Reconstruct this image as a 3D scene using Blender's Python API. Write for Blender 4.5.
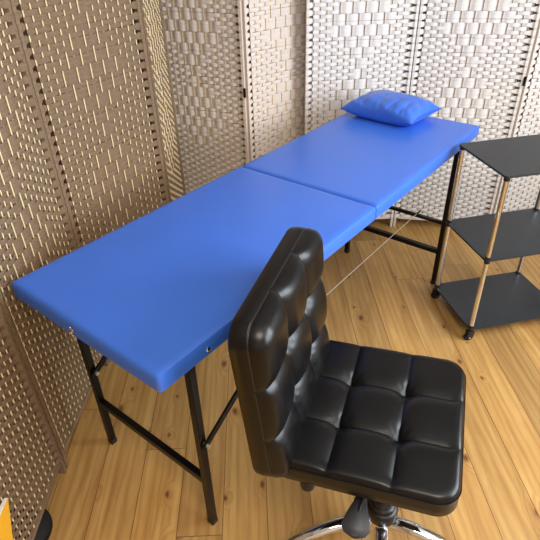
import bpy, bmesh, math, random
from mathutils import Vector, Matrix
random.seed(7)
for o in list(bpy.data.objects): bpy.data.objects.remove(o)
S = bpy.context.scene
COL = S.collection
# ------------------------------------------------------------------ camera
CAM = Vector((1.2446, -0.4477, 1.5396)); YAW, PITCH, ROLL = -0.6793, 0.5990, -0.0292
def cam_axes():
    f = Vector((math.sin(YAW)*math.cos(PITCH), math.cos(YAW)*math.cos(PITCH), -math.sin(PITCH)))
    r = Vector((math.cos(YAW), -math.sin(YAW), 0)); u = r.cross(f)
    c, s = math.cos(ROLL), math.sin(ROLL)
    return c*r + s*u, -s*r + c*u, f
cr, cu, cf = cam_axes()
cd = bpy.data.cameras.new('camera'); cam = bpy.data.objects.new('camera', cd); COL.objects.link(cam)
m = Matrix((cr, cu, -cf)).transposed().to_4x4(); m.translation = CAM; cam.matrix_world = m
cd.sensor_width = 36; cd.lens = 519.3/540*36; cd.clip_start = .02
S.camera = cam
# room axes: planks run along E1 (away from the camera), E2 points to the window wall
A1 = math.radians(130.1)
E1 = Vector((math.cos(A1), math.sin(A1), 0)); E2 = Vector((math.sin(A1), -math.cos(A1), 0))
def room(e1, e2, z=0): return Vector((CAM.x, CAM.y, 0)) + E1*e1 + E2*e2 + Vector((0, 0, z))
# ------------------------------------------------------------------ world, daylight, exposure
w = bpy.data.worlds.new('world'); S.world = w; w.use_nodes = True
w.node_tree.nodes['Background'].inputs[0].default_value = (.80, .89, 1, 1)
w.node_tree.nodes['Background'].inputs[1].default_value = .55
def area(name, loc, target, sx, sy, power, col):
    l = bpy.data.lights.new(name, 'AREA'); l.shape = 'RECTANGLE'; l.size = sx; l.size_y = sy; l.energy = power; l.color = col
    o = bpy.data.objects.new(name, l); COL.objects.link(o); o.location = loc
    o.rotation_euler = (Vector(target)-Vector(loc)).to_track_quat('-Z', 'Y').to_euler(); return o
area('window_daylight', room(.35, 2.42, 1.62), room(.35, 0, 1.3), 2.2, 1.5, 104, (.86, .93, 1))
area('added_fill_light', room(-.5, .35, 2.56), room(-.5, .35, 0), .9, .9, 30, (1, .90, .76))  # added warm overhead fill to brighten the shaded panels, no lamp is seen
S.view_settings.view_transform = 'Standard'; S.view_settings.look = 'None'
S.view_settings.gamma = 1; S.view_settings.use_curve_mapping = False
S.view_settings.exposure = 0.38
# ------------------------------------------------------------------ materials
def lin(c): return tuple(((x/255)/12.92 if x/255 <= .04045 else ((x/255+.055)/1.055)**2.4) for x in c)
class NT:
    def __init__(s, name):
        s.m = bpy.data.materials.new(name); s.m.use_nodes = True; s.t = s.m.node_tree
        s.b = s.t.nodes['Principled BSDF']
    def n(s, ty, **k):
        o = s.t.nodes.new(ty)
        for a, v in k.items():
            if a.startswith('i_'): o.inputs[a[2:].replace('_', ' ')].default_value = v
            else: setattr(o, a, v)
        return o
    def l(s, a, b): s.t.links.new(a, b)
    def math(s, op, a, b=None, c=None):
        o = s.t.nodes.new('ShaderNodeMath'); o.operation = op
        for i, v in enumerate((a, b, c)):
            if v is None: continue
            if isinstance(v, (int, float)): o.inputs[i].default_value = v
            else: s.l(v, o.inputs[i])
        return o.outputs[0]
    def mix(s, fac, a, b, mode='MIX'):
        o = s.t.nodes.new('ShaderNodeMix'); o.data_type = 'RGBA'; o.blend_type = mode
        for sock, v in ((o.inputs[0], fac), (o.inputs[6], a), (o.inputs[7], b)):
            if isinstance(v, (int, float)): sock.default_value = v
            elif isinstance(v, tuple): sock.default_value = (*v, 1) if len(v) == 3 else v
            else: s.l(v, sock)
        return o.outputs[2]
    def ramp(s, fac, stops):
        o = s.t.nodes.new('ShaderNodeValToRGB'); e = o.color_ramp.elements
        while len(e) < len(stops): e.new(.5)
        for q, (p, c) in zip(e, stops): q.position = p; q.color = (*c, 1) if len(c) == 3 else c
        s.l(fac, o.inputs[0]); return o.outputs[0]
def simple(name, col, rough=.5, metal=0, bump=0, bscale=200, var=.06, spec=.5, coat=0):
    k = NT(name); k.b.inputs['Roughness'].default_value = rough; k.b.inputs['Metallic'].default_value = metal
    k.b.inputs['Specular IOR Level'].default_value = spec
    k.b.inputs['Coat Weight'].default_value = coat
    tc = k.n('ShaderNodeTexCoord'); nz = k.n('ShaderNodeTexNoise', i_Scale=bscale, i_Detail=3)
    k.l(tc.outputs['Object'], nz.inputs['Vector'])
    c = lin(col); d = tuple(x*(1-var) for x in c); e = tuple(min(1, x*(1+var)) for x in c)
    k.l(k.mix(nz.outputs[0], d, e), k.b.inputs['Base Color'])
    if bump:
        bp = k.n('ShaderNodeBump', i_Strength=bump, i_Distance=.001); k.l(nz.outputs[0], bp.inputs['Height']); k.l(bp.outputs[0], k.b.inputs['Normal'])
    return k.m
def floor_mat():
    k = NT('pine_planks'); tc = k.n('ShaderNodeTexCoord'); sp = k.n('ShaderNodeSeparateXYZ'); k.l(tc.outputs['Object'], sp.inputs[0])
    W = .1385
    u = k.math('DIVIDE', k.math('SUBTRACT', sp.outputs[0], .098-3*W*10), W)
    idn = k.math('FLOOR', u); fr = k.math('SUBTRACT', u, idn)
    wn = k.n('ShaderNodeTexWhiteNoise', noise_dimensions='1D'); k.l(idn, wn.inputs['W'])
    off = k.math('MULTIPLY', wn.outputs['Value'], 3.1)
    v = k.math('DIVIDE', k.math('ADD', sp.outputs[1], k.math('ADD', off, 20)), 3.1)
    vid = k.math('FLOOR', v); vf = k.math('SUBTRACT', v, vid)
    wn2 = k.n('ShaderNodeTexWhiteNoise', noise_dimensions='2D'); cv = k.n('ShaderNodeCombineXYZ'); k.l(idn, cv.inputs[0]); k.l(vid, cv.inputs[1]); k.l(cv.outputs[0], wn2.inputs['Vector'])
    # grain coordinates, shifted per board
    g = k.n('ShaderNodeCombineXYZ'); k.l(k.math('ADD', k.math('MULTIPLY', sp.outputs[0], 1), k.math('MULTIPLY', wn2.outputs['Value'], 17)), g.inputs[0])
    k.l(k.math('MULTIPLY', sp.outputs[1], .09), g.inputs[1]); k.l(k.math('MULTIPLY', idn, 3.7), g.inputs[2])
    # knots
    kc = k.n('ShaderNodeCombineXYZ'); k.l(k.math('ADD', sp.outputs[0], k.math('MULTIPLY', idn, .43)), kc.inputs[0]); k.l(k.math('MULTIPLY', sp.outputs[1], .62), kc.inputs[1])
    kd = k.n('ShaderNodeTexNoise', i_Scale=14, i_Detail=2); k.l(kc.outputs[0], kd.inputs['Vector'])
    kv = k.n('ShaderNodeVectorMath', operation='MULTIPLY_ADD'); k.l(kd.outputs['Color'], kv.inputs[0]); kv.inputs[1].default_value = (.02, .02, 0); k.l(kc.outputs[0], kv.inputs[2])
    vo = k.n('ShaderNodeTexVoronoi', i_Scale=6.5, i_Randomness=1, voronoi_dimensions='2D'); k.l(kv.outputs[0], vo.inputs['Vector'])
    wk = k.n('ShaderNodeSeparateColor'); k.l(vo.outputs['Color'], wk.inputs[0])
    on = k.math('GREATER_THAN', wk.outputs[0], .42)
    size = k.math('ADD', k.math('MULTIPLY', wk.outputs[1], .06), .022)
    kn = k.math('DIVIDE', vo.outputs['Distance'], size)
    core = k.math('MULTIPLY', on, k.math('SUBTRACT', 1, k.math('SMOOTH_MIN', k.math('MAXIMUM', k.math('SUBTRACT', kn, .35), 0), 1, .3)))
    core = k.math('MAXIMUM', core, 0)
    halo = k.math('MULTIPLY', on, k.math('MAXIMUM', k.math('SUBTRACT', 1, k.math('MULTIPLY', kn, .24)), 0))
    gn = k.n('ShaderNodeTexNoise', i_Scale=26, i_Detail=5, i_Roughness=.6, i_Distortion=.6); k.l(g.outputs[0], gn.inputs['Vector'])
    gw = k.n('ShaderNodeTexWave', wave_type='BANDS', bands_direction='X', i_Scale=11, i_Distortion=6, i_Detail=2)
    gw.inputs['Detail Scale'].default_value = 1.4
    gg = k.n('ShaderNodeVectorMath', operation='MULTIPLY_ADD'); k.l(k.math('MULTIPLY', halo, .06), gg.inputs[0]); gg.inputs[1].default_value = (1, .6, 0); k.l(g.outputs[0], gg.inputs[2]); k.l(gg.outputs[0], gw.inputs['Vector'])
    base = k.ramp(gn.outputs[0], [(.25, lin((156, 112, 52))), (.5, lin((182, 138, 72))), (.75, lin((200, 160, 92)))])
    base = k.mix(k.math('MULTIPLY', k.math('POWER', gw.outputs[0], 2.2), .30), base, lin((136, 84, 34)))
    base = k.mix(k.math('MULTIPLY', k.math('POWER', halo, 2), .45), base, lin((150, 88, 34)))
    base = k.mix(k.math('MULTIPLY', core, .85), base, lin((84, 40, 14)))
    tone = k.n('ShaderNodeHueSaturation'); k.l(k.math('ADD', .80, k.math('MULTIPLY', wn2.outputs['Value'], .34)), tone.inputs['Value']); k.l(k.math('ADD', .94, k.math('MULTIPLY', wn2.outputs['Value'], .02)), tone.inputs['Saturation']); k.l(base, tone.inputs['Color'])
    gap = k.math('MINIMUM', k.math('MULTIPLY', k.math('MINIMUM', fr, k.math('SUBTRACT', 1, fr)), W), k.math('MULTIPLY', k.math('MINIMUM', vf, k.math('SUBTRACT', 1, vf)), 3.1))
    gm = k.math('LESS_THAN', gap, .0011)
    k.l(k.mix(k.math('MULTIPLY', gm, .8), tone.outputs[0], lin((70, 40, 16))), k.b.inputs['Base Color'])
    bp = k.n('ShaderNodeBump', i_Strength=.5, i_Distance=.002); k.l(k.math('SUBTRACT', k.math('MULTIPLY', gw.outputs[0], .05), gm), bp.inputs['Height']); k.l(bp.outputs[0], k.b.inputs['Normal'])
    k.b.inputs['Roughness'].default_value = .36; k.b.inputs['Specular IOR Level'].default_value = .45
    return k.m
def ribbon_mat(name, c1, c2, rough=.75):
    k = NT(name); tc = k.n('ShaderNodeTexCoord'); mp = k.n('ShaderNodeMapping'); mp.inputs['Scale'].default_value = (12, 12, 260)
    k.l(tc.outputs['Object'], mp.inputs[0]); nz = k.n('ShaderNodeTexNoise', i_Scale=1.6, i_Detail=4, i_Roughness=.7); k.l(mp.outputs[0], nz.inputs['Vector'])
    n2 = k.n('ShaderNodeTexNoise', i_Scale=26, i_Detail=1); k.l(tc.outputs['Object'], n2.inputs['Vector'])
    c = k.ramp(nz.outputs[0], [(.3, lin(c1)), (.7, lin(c2))])
    k.l(k.mix(k.math('MULTIPLY', n2.outputs[0], .3), c, lin(c1)), k.b.inputs['Base Color'])
    bp = k.n('ShaderNodeBump', i_Strength=.35, i_Distance=.001); k.l(nz.outputs[0], bp.inputs['Height']); k.l(bp.outputs[0], k.b.inputs['Normal'])
    k.b.inputs['Roughness'].default_value = rough; k.b.inputs['Specular IOR Level'].default_value = .25
    return k.m
def leather(name, col, rough, scale, strength, wr=0, spec=.5):
    k = NT(name); k.b.inputs['Specular IOR Level'].default_value = spec; tc = k.n('ShaderNodeTexCoord'); vo = k.n('ShaderNodeTexVoronoi', i_Scale=scale); k.l(tc.outputs['Object'], vo.inputs['Vector'])
    nz = k.n('ShaderNodeTexNoise', i_Scale=9, i_Detail=4); k.l(tc.outputs['Object'], nz.inputs['Vector'])
    k.l(k.mix(nz.outputs[0], tuple(x*.92 for x in lin(col)), tuple(x*1.06 for x in lin(col))), k.b.inputs['Base Color'])
    k.l(k.math('ADD', rough-.05, k.math('MULTIPLY', nz.outputs[0], .1)), k.b.inputs['Roughness'])
    h = k.math('ADD', k.math('MULTIPLY', vo.outputs['Distance'], .25), k.math('MULTIPLY', nz.outputs[0], wr))
    bp = k.n('ShaderNodeBump', i_Strength=strength, i_Distance=.002); k.l(h, bp.inputs['Height']); k.l(bp.outputs[0], k.b.inputs['Normal'])
    return k.m
M = dict(
    floor=floor_mat(),
    wall=simple('shade_darkened_wall', (132, 112, 88), .9, bump=.2, bscale=60),  # wall colour darkened to put deep shade behind the holes of the screens
    pale_wall=simple('pale_wall_paint', (204, 200, 194), .9),
    ceil=simple('ceiling_paint', (232, 230, 224), .9),
    trim=simple('white_trim', (225, 222, 214), .5),
    white_ribbon=ribbon_mat('white_woven_ribbon', (222, 217, 213), (238, 235, 233)),
    cream_ribbon=ribbon_mat('cream_woven_ribbon', (212, 198, 186), (232, 220, 210)),
    cream_cord=simple('straw_brown_cord', (212, 184, 128), .7),
    cream_post=simple('cream_post', (212, 196, 180), .7, bump=.3),
    white_cord=simple('tan_cord', (150, 120, 82), .7),
    white_post=simple('whitewashed_post', (216, 206, 194), .7, bump=.3),
    brown_ribbon=ribbon_mat('brown_woven_ribbon', (108, 87, 66), (140, 118, 94)),
    brown_cord=simple('straw_cord', (236, 214, 170), .6),
    brown_post=simple('brown_post', (126, 101, 76), .7, bump=.3),
    blue=leather('blue_vinyl', (60, 112, 217), .33, 420, .05),
    blue_seam=simple('blue_seam', (36, 84, 190), .5),
    black_leather=leather('black_leatherette', (6, 5, 6), .33, 380, .10, .12, .40),
    thread=simple('black_thread', (52, 48, 48), .5),
    black_metal=simple('black_painted_metal', (8, 8, 9), .3, spec=.28),
    shelf=simple('black_satin_shelf', (36, 40, 44), .42, bump=.08, bscale=900),
    plastic=simple('black_plastic', (16, 17, 20), .4),
    grey_plastic=simple('charcoal_plastic', (44, 45, 52), .45),
    chrome=simple('chrome', (226, 226, 228), .04, 1, var=.02),
    steel=simple('steel_cable', (206, 200, 190), .3, .6),
    brass=simple('aged_metal', (196, 176, 140), .35, .9),
    rubber=simple('matte_black_rubber', (9, 9, 10), .8),
    yellow=simple('yellow_card', (242, 178, 36), .7, bump=.3, bscale=90),
    white_card=simple('white_card_edge', (236, 226, 214), .8),
)
# ------------------------------------------------------------------ mesh helpers
def obj(name, bm, mat, parent=None, smooth=True):
    me = bpy.data.meshes.new(name); bmesh.ops.recalc_face_normals(bm, faces=bm.faces); bm.to_mesh(me); bm.free()
    if smooth:
        for p in me.polygons: p.use_smooth = True
        me.set_sharp_from_angle(angle=math.radians(40))
    me.materials.append(mat); o = bpy.data.objects.new(name, me); COL.objects.link(o)
    if parent: o.parent = parent
    return o
def tag(o, label, cat, group=None):
    o['label'] = label; o['category'] = cat
    if group: o['group'] = group
    return o
def thing(name, label, cat, loc=(0, 0, 0), rz=0, group=None):
    o = bpy.data.objects.new(name, None); COL.objects.link(o); o.location = loc; o.rotation_euler = (0, 0, rz); o.empty_display_size = .05
    return tag(o, label, cat, group)
def struct(name, bm, mat, parent=None):
    o = obj(name, bm, mat, parent, False)
    if parent is None: o['kind'] = 'structure'
    return o
def box(bm, lo, hi, bev=0, seg=2, mat=None):
    g = bmesh.ops.create_cube(bm, size=1)['verts']; lo = Vector(lo); hi = Vector(hi)
    for v in g: v.co = Vector([lo[i]+(v.co[i]+.5)*(hi[i]-lo[i]) for i in range(3)])
    if bev:
        es = {e for v in g for e in v.link_edges}
        r = bmesh.ops.bevel(bm, geom=list(es), offset=bev, segments=seg, affect='EDGES', profile=.5)
        g = list({v for v in r['verts']} | {v for v in g if v.is_valid})
    if mat:
        for v in g: v.co = mat @ v.co
    return g
def frame(d):
    d = Vector(d).normalized(); up = Vector((0, 0, 1)) if abs(d.z) < .95 else Vector((1, 0, 0))
    x = d.cross(up).normalized(); y = x.cross(d).normalized(); return x, y, d
def tube(bm, pts, rad, n=12, cap=True, sy=1):
    pts = [Vector(p) for p in pts]; rings = []
    for i, p in enumerate(pts):
        d = pts[min(i+1, len(pts)-1)]-pts[max(i-1, 0)]; x, y, _ = frame(d); r = rad[i] if isinstance(rad, (list, tuple)) else rad
        rings.append([bm.verts.new(p+x*(r*math.cos(2*math.pi*k/n))+y*(r*sy*math.sin(2*math.pi*k/n))) for k in range(n)])
    for a, b in zip(rings, rings[1:]):
        for k in range(n): bm.faces.new((a[k], a[(k+1) % n], b[(k+1) % n], b[k]))
    if cap: bm.faces.new(rings[0][::-1]); bm.faces.new(rings[-1])
def bar(bm, a, b, w, h=None, bev=.002):
    a = Vector(a); b = Vector(b); x, y, d = frame(b-a); h = h or w; L = (b-a).length
    mt = Matrix((x, y, d)).transposed().to_4x4(); mt.translation = a
    box(bm, (-w/2, -h/2, 0), (w/2, h/2, L), bev, 1, mt)
def lathe(bm, prof, n=20, mt=None):
    rings = []
    for r, z in prof:
        rings.append([bm.verts.new((r*math.cos(2*math.pi*k/n), r*math.sin(2*math.pi*k/n), z)) for k in range(n)])
    for a, b in zip(rings, rings[1:]):
        for k in range(n): bm.faces.new((a[k], a[(k+1) % n], b[(k+1) % n], b[k]))
    bm.faces.new(rings[0][::-1]); bm.faces.new(rings[-1])
    if mt:
        for q in rings:
            for v in q: v.co = mt @ v.co
def B(): return bmesh.new()
# ------------------------------------------------------------------ room shell
rot = Matrix((E2, E1, Vector((0, 0, 1)))).transposed().to_4x4()
def rslab(name, lo, hi, mat):
    bm = B(); mt = rot.copy(); mt.translation = room(0, 0)
    box(bm, lo, hi, mat=mt); return struct(name, bm, mat)
fl = B(); box(fl, (-3.2, -3.6, -.05), (4.2, 4.4, 0)); fo = struct('floor', fl, M['floor']); fo.matrix_world = rot
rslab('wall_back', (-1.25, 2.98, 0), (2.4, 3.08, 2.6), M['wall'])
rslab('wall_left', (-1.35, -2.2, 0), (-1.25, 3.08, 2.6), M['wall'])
rslab('wall_front', (-1.35, -2.3, 0), (2.4, -2.2, 2.6), M['pale_wall'])
rslab('ceiling', (-1.35, -2.3, 2.6), (2.5, 3.08, 2.7), M['ceil'])
bm = B(); mt = rot.copy(); mt.translation = room(0, 0)
for lo, hi in (((2.3, -2.2, 0), (2.4, -.85, 2.6)), ((2.3, 1.55, 0), (2.4, 3.08, 2.6)), ((2.3, -.85, 0), (2.4, 1.55, .8)), ((2.3, -.85, 2.42), (2.4, 1.55, 2.6))): box(bm, lo, hi, mat=mt)
struct('wall_right', bm, M['pale_wall'])
bm = B()
for lo, hi in (((2.32, -.85, .8), (2.38, -.79, 2.42)), ((2.32, 1.49, .8), (2.38, 1.55, 2.42)), ((2.32, -.79, .8), (2.38, 1.49, .86)), ((2.32, -.79, 2.36), (2.38, 1.49, 2.42)), ((2.32, .32, .86), (2.38, .38, 2.36))): box(bm, lo, hi, mat=mt)
struct('window_1', bm, M['trim'])
rslab('baseboard_back', (-1.25, 2.962, 0), (2.3, 2.98, .07), M['trim'])
rslab('baseboard_left', (-1.25, -2.2, 0), (-1.232, 2.962, .07), M['trim'])
# ------------------------------------------------------------------ folding screens
def weave_bm(wd, z0=.065, z1=1.75, row=.0165, ncord=15, seed=1):
    rnd = random.Random(seed); bm = B(); sp = (wd-.074)/ncord; cx = [.037+sp*j for j in range(ncord+1)]; nrow = int((z1-z0)/row)
    amp = .0030
    def side(i, j):
        d = abs(((i-4) % 24)-12); gi = ((i-4)//3*3+1); dy = abs((gi % 24)-12)
        if i > 30 and abs(j-ncord/2)/5.6+dy/13 < 1: return -1 if (i//3+j) % 2 else 1
        return -1 if (i+j) % 2 else 1
    for i in range(nrow):
        zc = z0+row*(i+.5); ends = i % 2 == 0; s = [side(i, j) for j in range(ncord+1)]; path = []
        if ends: path.append((.001, -.0108)); path.append((.0135, -.0108)); path.append((.020, -.004)); path.append((.0255, s[0]*amp*.8))
        for j in range(ncord+1):
            path.append((cx[j]-sp*.14, s[j]*amp)); path.append((cx[j]+sp*.14, s[j]*amp))
            if j < ncord:
                for q in (.32, .5, .68):
                    k = (q-.14)/.72; k = k*k*(3-2*k); path.append((cx[j]+sp*q, amp*(s[j]*(1-k)+s[j+1]*k)))
        if ends: path.append((wd-.0255, s[-1]*amp*.8)); path.append((wd-.020, -.004)); path.append((wd-.0135, -.0108)); path.append((wd-.001, -.0108))
        jz = rnd.uniform(-.0009, .0009); tilt = rnd.uniform(-.0012, .0012); hh = row*.498; prev = None
        for (x, y) in path:
            q = [bm.verts.new((x, y+b, zc+jz+tilt*(x/wd-.5)+t*hh*(1.42 if x < .026 or x > wd-.026 else 1))) for t, b in ((-1, .0002), (0, -.0005), (1, .0006))]
            if prev:
                for e in (0, 1): bm.faces.new((prev[e], q[e], q[e+1], prev[e+1]))
            prev = q
    return bm, cx
PAN = {}
def panel_meshes(kind, wd, seed):
    bm, cx = weave_bm(wd, seed=seed)
    wv = obj('panel', bm, M[kind+'_ribbon'])
    cb = B()
    for x in cx: tube(cb, [(x, 0, .062), (x, 0, 1.75)], .0023 if kind == 'brown' else .0018, 6)
    cords = obj('cords', cb, M[kind+'_cord'])
    pb = B(); box(pb, (0, -.010, 0), (.0145, .010, 1.77), .002, 1); post = obj('post', pb, M[kind+'_post'])
    rb = B(); box(rb, (.021, -.008, .054), (wd-.021, .008, .066), .002, 1); rail = obj('rail', rb, M[kind+'_post'])
    rb = B(); box(rb, (.021, -.008, 1.75), (wd-.021, .008, 1.765), .002, 1); rail2 = obj('rail', rb, M[kind+'_post'])
    for o in (wv, cords, post, rail, rail2): COL.objects.unlink(o)
    PAN[kind] = (wv, cords, post, rail, rail2, wd)
panel_meshes('white', .53, 3); panel_meshes('cream', .53, 4); panel_meshes('brown', .50, 5)
def add_panel(root, kind, p, q):
    """panel from floor point p to floor point q (seen front is to the right of p->q reversed)"""
    wv, cords, post, rail, rail2, wd = PAN[kind]
    d = Vector((q[0]-p[0], q[1]-p[1], 0)); ang = math.atan2(d.y, d.x); d.normalize()
    o = wv.copy(); COL.objects.link(o); o.parent = root
    o.location = Vector((p[0], p[1], 0))+d*.003-root.location; o.rotation_euler = (0, 0, ang)
    for s in (cords, rail, rail2):
        c = s.copy(); COL.objects.link(c); c.parent = o
    for x in (0, wd-.0145):
        c = post.copy(); COL.objects.link(c); c.parent = o; c.location = (x, 0, 0)
    return o
hb = B(); box(hb, (-.006, -.016, -.022), (.006, -.0105, .022), .001, 1); hinge0 = obj('hinge', hb, M['black_metal']); COL.objects.unlink(hinge0)
def add_hinge(pan, x, z, y=0):
    c = hinge0.copy(); COL.objects.link(c); c.parent = pan; c.location = (x, y, z)
def end(p, ang, L): return (p[0]+L*math.cos(ang), p[1]+L*math.sin(ang))
def ang(p, q): return math.atan2(q[1]-p[1], q[0]-p[0])
WW, BW = .536, .507
# white screen beyond the head end: ridge, valley, ridge, ...
e6 = (.130, 2.100); a65 = ang(e6, (-.276, 1.722)); e5 = end(e6, a65, WW); a67 = ang(e6, (.594, 2.335)); e7 = end(e6, a67, WW); e8 = end(e7, math.radians(50), WW)
r = thing('folding_screen', 'bright white woven folding screen standing behind the pillow and trolley', 'folding screen', (e6[0], e6[1], 0), 0, 'woven folding screens')
add_panel(r, 'white', e5, e6); pp = add_panel(r, 'white', e6, e7); add_panel(r, 'white', e7, e8)
for z in (.85, 1.5): add_hinge(pp, .53, z)
# white screen beside the middle of the couch: its left leaf is in shade
e4 = (-.40, 1.449); e3 = (-.79, 1.335); e4b = end(e4, math.radians(78), WW)
r = thing('folding_screen', 'cream woven folding screen standing in the corner between the brown screen and white screen', 'folding screen', (e4[0], e4[1], 0), 0, 'woven folding screens')
pp = add_panel(r, 'cream', end(e4, ang(e4, e3), WW), e4); add_panel(r, 'cream', e4, e4b)
for z in (.85, 1.5): add_hinge(pp, .53, z)
# brown screen on the left
b0 = (0, -.052); b1 = end(b0, ang(b0, (-.297, .352)), BW); b2 = end(b1, ang(b1, (-.368, .886)), BW); b3 = end(b2, ang(b2, (-.745, 1.300)), BW-.01); bm1 = end(b0, ang(b0, (.315, -.435)), BW)
r = thing('folding_screen', 'brown woven zigzag folding screen along the left side of the blue couch', 'folding screen', (b0[0], b0[1], 0), 0, 'woven folding screens')
for p, q in ((bm1, b0), (b0, b1), (b1, b2), (b2, b3)): add_panel(r, 'brown', p, q)
# ------------------------------------------------------------------ blue couch
CW, CL, CH, CT = .5726, 1.895, .75, .051
t = thing('massage_couch', 'blue vinyl folding treatment couch with black metal legs', 'couch', (CW/2, CL/2, 0))
def cl(x, y, z): return Vector((x-CW/2, y-CL/2, z))
def cushion(y0, y1):
    bm = B(); nx, ny = 28, 40; r = .008; rim = .012
    hx, hy = CW/2+.007, (y1-y0)/2; grid = []
    def sd(x, y):
        qx, qy = abs(x)-(hx-r), abs(y)-(hy-r)
        return -(math.hypot(max(qx, 0), max(qy, 0))+min(max(qx, qy), 0)-r)
    def wp(s): return math.copysign(1-(1-abs(s))**1.7, s)
    def loc(s, u):
        x, y = s*hx, u*hy; ix = max(-hx+r, min(hx-r, x)); iy = max(-hy+r, min(hy-r, y)); dx, dy = x-ix, y-iy
        if dx and dy:
            k = max(abs(dx), abs(dy))/math.hypot(dx, dy); dx *= k; dy *= k
        return ix+dx, iy+dy
    top = [[None]*(ny+1) for _ in range(nx+1)]
    for i in range(nx+1):
        for j in range(ny+1):
            x, y = loc(wp(2*i/nx-1), wp(2*j/ny-1)); d = max(0, sd(x, y)); z = 0
            if d < rim: z = -rim*(1-math.sqrt(max(0, 1-((rim-d)/rim)**2)))
            z += .004*(1-(x/hx)**2)*(1-(y/hy)**2)
            top[i][j] = bm.verts.new((x, y, z))
    for i in range(nx):
        for j in range(ny): bm.faces.new((top[i][j], top[i+1][j], top[i+1][j+1], top[i][j+1]))
    ring = [top[i][0] for i in range(nx)]+[top[nx][j] for j in range(ny)]+[top[i][ny] for i in range(nx, 0, -1)]+[top[0][j] for j in range(ny, 0, -1)]
    prev = ring
    for z, ins in ((-.03, 0), (-CT+.004, 0), (-CT, .004)):
        cur = [bm.verts.new((v.co.x*(1-ins/hx), v.co.y*(1-ins/hy), z)) for v in ring]
        for k in range(len(ring)): bm.faces.new((prev[k], prev[(k+1) % len(ring)], cur[(k+1) % len(ring)], cur[k]))
        prev = cur
    bm.faces.new(prev)
    for v in bm.verts: v.co += cl(CW/2-.006, (y0+y1)/2, CH)
    return bm
obj('cushion', cushion(0, CL/2-.001), M['blue'], t)
obj('cushion', cushion(CL/2+.001, CL), M['blue'], t)
LX = (.042, .531); LF = (.062, .562); YF = 1.695; ZU = CH-CT
for y, xs in ((.12, LX), (YF, LF)):
    for x in xs:
        bm = B(); bar(bm, cl(x, y, .012), cl(x, y, ZU), .022, .022, .002); lg = obj('leg', bm, M['black_metal'], t)
        bm = B(); bar(bm, cl(x, y, 0), cl(x, y, .02), .024, .024, .002); obj('foot_cap', bm, M['plastic'], lg)
bm = B(); bar(bm, cl(LX[0], .12, .212), cl(LX[1], .12, .212), .02, .024); obj('crossbar', bm, M['black_metal'], t)
bm = B(); bar(bm, cl(LF[0], YF, .187), cl(LF[1], YF, .187), .022, .024); obj('crossbar', bm, M['black_metal'], t)
bm = B(); bar(bm, cl(LF[0], YF, .342), cl(LF[1], YF, .342), .016, .016); obj('crossbar', bm, M['black_metal'], t)
for x, z0 in ((LX[0]+.018, .345), (LX[1]+.018, .372)):
    bm = B(); bar(bm, cl(x, .108, z0), cl(x, .62, ZU-.004), .007, .02, .001); s_ = obj('brace', bm, M['black_metal'], t)
    bm = B(); tube(bm, [cl(x-.034, .124, z0+.008), cl(x+.01, .124, z0+.008)], .0065, 8); obj('bolt', bm, M['steel'], s_)
# underframe rails under each cushion
for (y0, y1) in ((.03, CL/2-.01), (CL/2+.01, CL-.03)):
    for x in (.042, .531):
        bm = B(); bar(bm, cl(x, y0, ZU-.008), cl(x, y1, ZU-.008), .022, .016); obj('underframe_rail', bm, M['black_metal'], t)
c0 = cl(.435, YF-.004, .366); c1 = cl(.53, .30, .50)
bm = B(); tube(bm, [c0, c1], .0016, 6); cb_ = obj('tension_cable', bm, M['steel'], t)
bm = B(); d_ = (c0-c1).normalized(); tube(bm, [c0-d_*.03, c0+d_*.012], .0045, 8); obj('cable_end', bm, M['plastic'], cb_)
bm = B(); lathe(bm, [(.0065, 0), (.0065, .002), (.004, .0045), (.0015, .005)], 14, Matrix.Translation(cl(CW+.001, .148, CH-.03)) @ Matrix.Rotation(math.pi/2, 4, 'Y')); obj('snap_button', bm, M['chrome'], t)
bm = B()
for k in range(5):
    cpt = cl(.262+.003*math.sin(k*2), -.004, CH-.022-.009*k); n = 10
    tube(bm, [cpt+Vector((.0042*math.cos(a*2*math.pi/n), .0015*(k % 2), .0058*math.sin(a*2*math.pi/n))) for a in range(n+1)], .0011, 5, False)
obj('latch_chain', bm, M['brass'], t)
# ------------------------------------------------------------------ pillow
def pillow():
    bm = B(); hx, hy, n = .185, .137, 72; rnd = random.Random(4); lay = []
    folds = [(-.62, .10, .045, .006), (-.42, -.16, .05, .008), (-.20, .12, .04, .007), (.02, -.10, .05, .009), (.22, .16, .045, .009), (.36, -.05, .04, .007), (.55, .10, .05, .009), (.74, -.2, .04, .006)]
    def f(s): return (1-abs(s)**2.6)
    waves = [(rnd.uniform(-3, 3), rnd.uniform(4, 11), rnd.uniform(0, 6)) for _ in range(6)]
    for sgn in (1, -1):
        g = []
        for i in range(n+1):
            row = []
            for j in range(n+1):
                s, u = 2*i/n-1, 2*j/n-1; edge = f(s)*f(u)
                pinch = 1-.10*(1-abs(u)**2)*abs(s)**4; pin2 = 1-.12*(1-abs(s)**2)*abs(u)**4
                h = edge**.5
                wr = sum(math.sin(a*s*3+b*u*1.3+c) for a, b, c in waves)/6
                wr *= .007*(abs(u)**2*1.1+abs(s)**2*.6)*min(1, edge*4)
                for cs, k2, sg, am in folds: wr -= am*math.exp(-((s-cs-k2*(u+1))/sg)**2)*max(0, -u)**.7*min(1, (1+u)*5)*min(1, edge*3)
                z = (.064*h+wr) if sgn > 0 else -(.036*min(1, h*1.4))
                row.append(bm.verts.new((s*hx*pinch, u*hy*pin2, z)))
            g.append(row)
        for i in range(n):
            for j in range(n): bm.faces.new((g[i][j], g[i+1][j], g[i+1][j+1], g[i][j+1]))
    bmesh.ops.remove_doubles(bm, verts=bm.verts, dist=1e-5)
    return bm
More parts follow.
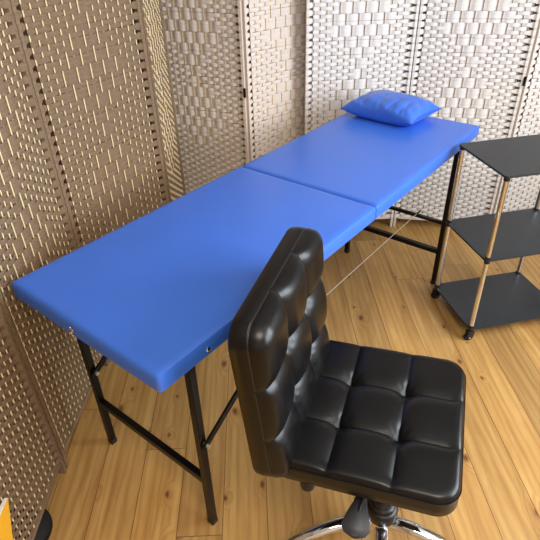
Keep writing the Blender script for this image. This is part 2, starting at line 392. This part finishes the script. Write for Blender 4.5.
pt = thing('pillow', 'small plump blue vinyl pillow lying at the head end of the couch', 'pillow', (.192, 1.775, CH+.040), math.radians(-4))
obj('pillow_body', pillow(), M['blue'], pt)
bm = B(); seam = []
for k in range(37):
    u = 2*k/36-1; seam.append((.185*(1-.10*(1-u*u)), u*.137*(1-0), .001))
tube(bm, seam, .0022, 6); obj('seam', bm, M['blue_seam'], pt)
# ------------------------------------------------------------------ trolley
TA = Vector((.601, 1.587, 0)); TH = -.70; tu = Vector((math.cos(TH), math.sin(TH), 0)); tw = Vector((-tu.y, tu.x, 0)); DD, LL = .328, .441
t = thing('trolley', 'black three shelf trolley on chrome poles beside the couch head', 'trolley', TA+tu*DD/2+tw*LL/2+Vector((.778, .628, 0))*.003, TH)
t.rotation_mode = 'QUATERNION'; t.rotation_quaternion = Matrix.Rotation(math.radians(.6), 3, Vector((-.628, .778, 0))).to_quaternion().inverted() @ Matrix.Rotation(TH, 3, 'Z').to_quaternion()
def tl(x, y, z): return Vector((x*DD/2, y*LL/2, z))
ZS = (.073, .420, .770)
for i, z in enumerate(ZS):
    bm = B(); g = 0.004
    vs = box(bm, (-DD/2-g, -LL/2-g, z-.007), (DD/2+g, LL/2+g, z), .0)
    es = [e for e in bm.edges if abs(e.verts[0].co.z-e.verts[1].co.z) > .003]
    bmesh.ops.bevel(bm, geom=es, offset=.014, segments=4, affect='EDGES', profile=.5)
    es = [e for e in bm.edges if all(v.co.z > z-.001 for v in e.verts) and len(e.link_faces) == 2]
    bmesh.ops.bevel(bm, geom=es, offset=.0012, segments=2, affect='EDGES')
    obj('shelf', bm, M['shelf'], t)
for sx in (-1, 1):
    for sy in (-1, 1):
        px, py = sx*(DD/2-.011), sy*(LL/2-.011)
        for k in (0, 1):
            bm = B(); tube(bm, [(px, py, ZS[k]), (px, py, ZS[k+1]-.007)], .0098, 16); po = obj('pole', bm, M['chrome'], t)
            bm = B(); lathe(bm, [(.0112, ZS[k+1]-.021), (.0118, ZS[k+1]-.0075)], 14, Matrix.Translation((px, py, 0))); obj('collar', bm, M['plastic'], po)
            bm = B(); lathe(bm, [(.0116, ZS[k]+.0005), (.0116, ZS[k]+.007), (.0104, ZS[k]+.009)], 14, Matrix.Translation((px, py, 0))); obj('collar', bm, M['plastic'], po)
        bm = B(); lathe(bm, [(.009, .050), (.009, .0655)], 12, Matrix.Translation((px, py, 0)))
        box(bm, (px-.012, py-.016, .020), (px-.0085, py+.014, .052), .002, 1); box(bm, (px+.0085, py-.016, .020), (px+.012, py+.014, .052), .002, 1); box(bm, (px-.012, py-.014, .044), (px+.012, py+.012, .052), .002, 1)
        ca = obj('caster', bm, M['plastic'], t)
        bm = B(); lathe(bm, [(.010, -.008), (.019, -.0065), (.020, 0), (.019, .0065), (.010, .008)], 18, Matrix.Translation((px, py-.004, .020)) @ Matrix.Rotation(math.pi/2, 4, 'Y')); obj('wheel', bm, M['rubber'], ca)
        bm = B(); tube(bm, [(px-.0135, py-.004, .02), (px+.0135, py-.004, .02)], .004, 8); obj('axle', bm, M['chrome'], ca)
# ------------------------------------------------------------------ office chair
CC = Vector((.911, .375, 0)); CA = .337
KK = Matrix.Translation((0, 0, .0462)) @ Matrix.Scale(.97, 4)
t = thing('office_chair', 'black quilted leatherette swivel chair on a chrome star base', 'chair', CC, CA)
def slab(hx, hy, th, r, ncx, ncy, D, gw, T, edge, n=84, bulge=.0, fd=.25):
    """quilted pad: top face at z=0, z up; grooves between the cells, tufts where grooves cross"""
    bm = B(); gxs = [-hx+2*hx*k/ncx for k in range(1, ncx)]; gys = [-hy+2*hy*k/ncy for k in range(1, ncy)]
    def sd(x, y):
        qx, qy = abs(x)-(hx-r), abs(y)-(hy-r)
        return -(math.hypot(max(qx, 0), max(qy, 0))+min(max(qx, qy), 0)-r)
    def loc(x, y):
        ix = max(-hx+r, min(hx-r, x)); iy = max(-hy+r, min(hy-r, y)); dx, dy = x-ix, y-iy
        if dx and dy:
            k = max(abs(dx), abs(dy))/math.hypot(dx, dy); dx *= k; dy *= k
        return ix+dx, iy+dy
    rnd = random.Random(9)
    top = [[None]*(n+1) for _ in range(n+1)]
    for i in range(n+1):
        for j in range(n+1):
            x, y = loc(hx*(2*i/n-1), hy*(2*j/n-1)); d = max(0, sd(x, y)); z = 0
            if d < edge: z -= edge*.75*(1-math.sqrt(max(0, 1-((edge-d)/edge)**2)))
            dx = min(abs(x-g) for g in gxs); dy = min(abs(y-g) for g in gys); fade = min(1, d/.03)*(1-fd)+fd
            z -= fade*D*math.exp(-dx/gw); z -= fade*D*math.exp(-dy/gw)
            rr = math.hypot(dx, dy); z -= T*math.exp(-(rr/.022)**1.5)
            gx0 = min(gxs, key=lambda g: abs(x-g)); gy0 = min(gys, key=lambda g: abs(y-g))
            ph = math.atan2(y-gy0, x-gx0); z += .0016*math.sin(ph*9+gx0*40)*math.exp(-((rr-.018)/.014)**2)
            top[i][j] = bm.verts.new((x, y, z))
    for i in range(n):
        for j in range(n): bm.faces.new((top[i][j], top[i+1][j], top[i+1][j+1], top[i][j+1]))
    ring = [top[i][0] for i in range(n)]+[top[n][j] for j in range(n)]+[top[i][n] for i in range(n, 0, -1)]+[top[0][j] for j in range(n, 0, -1)]
    zs = edge*.75+D*.3; N = len(ring); prev = ring
    for z, ins in ((-zs-.004, .000), (-zs-.0065, .0025), (-zs-.009, 0), ((-th-zs)/2, -bulge), (-th+.008, 0), (-th+.002, .004), (-th, .012)):
        cur = [bm.verts.new((v.co.x*(1-ins/hx), v.co.y*(1-ins/hy), z)) for v in ring]
        for k in range(N): bm.faces.new((prev[k], prev[(k+1) % N], cur[(k+1) % N], cur[k]))
        prev = cur
    bm.faces.new(prev)
    out = [(v.co.x, v.co.y) for v in ring]
    return bm, out, zs
def stitch(out, z, off, mt, rad=.0011, hx=1):
    bm = B(); c = [(x*(1+off), y*(1+off), z) for x, y in out]; tube(bm, [mt @ Vector(p) for p in c+c[:1]], rad, 5, False); return bm
# seat
SH = .226
bm, out, zs = slab(SH-.005, SH, .072, .055, 3, 3, .010, .0155, .011, .020)
mt = KK @ Matrix.Translation((-.018, .024, .494)) @ Matrix.Rotation(math.radians(-2.5), 4, 'Y')
for v in bm.verts: v.co = mt @ v.co
seat = obj('seat', bm, M['black_leather'], t)
obj('seam', stitch(out, -zs-.0005, .004, mt, .0016), M['black_leather'], seat)
obj('stitching', stitch(out, -zs-.0065, -.006, mt, .0014), M['thread'], seat)
# backrest: local x -> chair b, local y -> up, local z -> chair forward
HB = .232
bm, out, zs = slab(.231, HB, .092, .048, 3, 3, .019, .022, .011, .046, bulge=.002, fd=.7)
tilt = math.radians(5.5)
up = Vector((-math.sin(tilt), 0, math.cos(tilt))); fw = Vector((math.cos(tilt), 0, math.sin(tilt)))
mb = Matrix((Vector((0, 1, 0)), up, fw)).transposed().to_4x4(); mb.translation = Vector((-.165, .002, .425))+up*HB; mb = KK @ mb
for v in bm.verts: v.co = mb @ v.co
back = obj('backrest', bm, M['black_leather'], t)
obj('stitching', stitch(out, -zs-.0065, -.006, mb, .0014), M['thread'], back)
# under the seat
HX, HY = .045, -.019
bm = B(); box(bm, (HX-.09, HY-.06, .415), (HX+.09, HY+.07, .45), .006, 2); obj('mechanism', bm, M['plastic'], t)
bm = B(); lathe(bm, [(.014, .16), (.014, .42)], 20, Matrix.Translation((HX, HY, 0))); obj('gas_lift', bm, M['chrome'], t)
bm = B(); lathe(bm, [(.040, .141), (.043, .146), (.043, .176), (.039, .182), (.034, .184), (.033, .198), (.028, .202), (.027, .214)], 28, Matrix.Translation((HX, HY, 0))); obj('column_cover', bm, M['plastic'], t)
# lever with paddle
bm = B(); tube(bm, [(HX-.01, HY-.02, .392), (0, -.16, .388), (-.004, -.20, .372)], .005, 8); bm.transform(KK); lv = obj('lever', bm, M['plastic'], t)
bm = B(); sec = [(-.165, .010, .388), (-.19, .014, .384), (-.22, .024, .376), (-.245, .030, .366), (-.258, .022, .360), (-.263, .008, .357)]; rings = []
for y, hw, z in sec:
    rings.append([bm.verts.new((-.006+dx*hw*1.15, y+.012, z+dz-.012)) for dx, dz in ((-1, 0), (-.5, .007), (.5, .007), (1, 0), (.5, -.005), (-.5, -.005))])
for a_, b_ in zip(rings, rings[1:]):
    for k in range(6): bm.faces.new((a_[k], a_[(k+1) % 6], b_[(k+1) % 6], b_[k]))
bm.faces.new(rings[0]); bm.faces.new(rings[-1]); bm.transform(KK); obj('lever_paddle', bm, M['grey_plastic'], lv)
bm = B(); lathe(bm, [(.036, .095), (.040, .105), (.039, .140), (.034, .144)], 24, Matrix.Translation((HX, HY, 0))); obj('hub', bm, M['chrome'], t)
for k in range(5):
    a_ = math.radians(-7+72*k); dv = Vector((math.cos(a_), math.sin(a_), 0)); h0 = Vector((HX, HY, 0))
    pts = [h0+dv*r_+Vector((0, 0, z)) for r_, z in ((.025, .118), (.06, .128), (.11, .130), (.16, .122), (.21, .106), (.25, .086), (.275, .068), (.285, .056))]
    bm = B(); tube(bm, pts, [.021, .020, .019, .018, .017, .016, .015, .014], 16, True, .75); lg = obj('leg', bm, M['chrome'], t)
    e_ = h0+dv*.277; sx = Vector((-dv.y, dv.x, 0))
    bm = B(); tube(bm, [e_+Vector((0, 0, .036)), e_+Vector((0, 0, .058))], .007, 8)
    for s in (-1, 1): lathe(bm, [(.016, -.006), (.023, -.005), (.0235, .004), (.018, .006)], 16, Matrix.Translation(e_+sx*(.011*s)+Vector((0, 0, .0235))) @ Matrix.Rotation(a_, 4, 'Z') @ Matrix.Rotation(math.pi/2, 4, 'X'))
    obj('caster', bm, M['plastic'], lg)
# knob under the seat standing in for a caster wheel on the floor behind
bm = B(); lathe(bm, [(.012, .392), (.018, .398), (.018, .412), (.012, .43)], 16, Matrix.Translation((-.134, -.188, 0))); bm.transform(KK); obj('caster_standin', bm, M['plastic'], t)
# ------------------------------------------------------------------ small things at the lower left
sd_ = Vector((.63, -.77, 0)).normalized(); sn = Vector((.77, .63, 0)).normalized()
t = thing('shoe', 'black rounded shoe toe poking out under the brown screen', 'shoe', (.141, -.224, 0), math.atan2(sn.y, sn.x))
bm = B(); rings = []; 
for k in range(13):
    f = k/12; y = -.052+.104*f; wv_ = math.sqrt(max(.0, 1-(2*f-1)**2)); rings.append((y, wv_))
n = 12; prev = None; nn = 16
for i in range(n+1):
    ph = math.pi*.5*i/n; z = .006+.045*math.sin(ph); k = math.cos(ph)**.55 if i < n else .02
    cur = [bm.verts.new((-.06+.085*k*max(-.7, math.cos(2*math.pi*q/28)) , .085*k*math.sin(2*math.pi*q/28), z)) for q in range(28)]
    if prev:
        for q in range(28): bm.faces.new((prev[q], prev[(q+1) % 28], cur[(q+1) % 28], cur[q]))
    else: bm.faces.new(cur[::-1])
    prev = cur
bm.faces.new(prev); obj('upper', bm, M['rubber'], t)
bm = B(); cur = [[bm.verts.new((-.06+.088*max(-.7, math.cos(2*math.pi*q/28)), .088*math.sin(2*math.pi*q/28), z)) for q in range(28)] for z in (0, .010)]
for q in range(28): bm.faces.new((cur[0][q], cur[0][(q+1) % 28], cur[1][(q+1) % 28], cur[1][q]))
bm.faces.new(cur[0][::-1]); bm.faces.new(cur[1]); obj('sole', bm, M['plastic'], t)
# yellow carton leaning by the screen
P1 = Vector((.221, -.273, .326)); dl = Vector((.032, -.039, -.107)); fl_ = P1+dl*(P1.z/.107)
t = thing('carton', 'yellow card carton at the lower left corner, before the brown screen', 'carton', (fl_.x, fl_.y, 0))
def prism(outl, thick):
    bm = B(); a_ = [bm.verts.new(p-Vector((fl_.x, fl_.y, 0))) for p in outl]; b_ = [bm.verts.new(v.co+sn*thick) for v in a_]; n = len(a_)
    bm.faces.new(a_); bm.faces.new(b_[::-1])
    for k in range(n): bm.faces.new((a_[k], a_[(k+1) % n], b_[(k+1) % n], b_[k]))
    return bm
obj('carton_body', prism([P1, fl_, fl_+sd_*.25, P1+sd_*.5+Vector((0, 0, .004))], -.009), M['yellow'], t, False)
obj('carton_rim', prism([P1+Vector((0, 0, .001)), P1+sd_*.5+Vector((0, 0, .005)), P1+sd_*.5+Vector((0, 0, .011)), P1+sd_*.03+Vector((0, 0, .006))], -.009), M['white_card'], t, False)
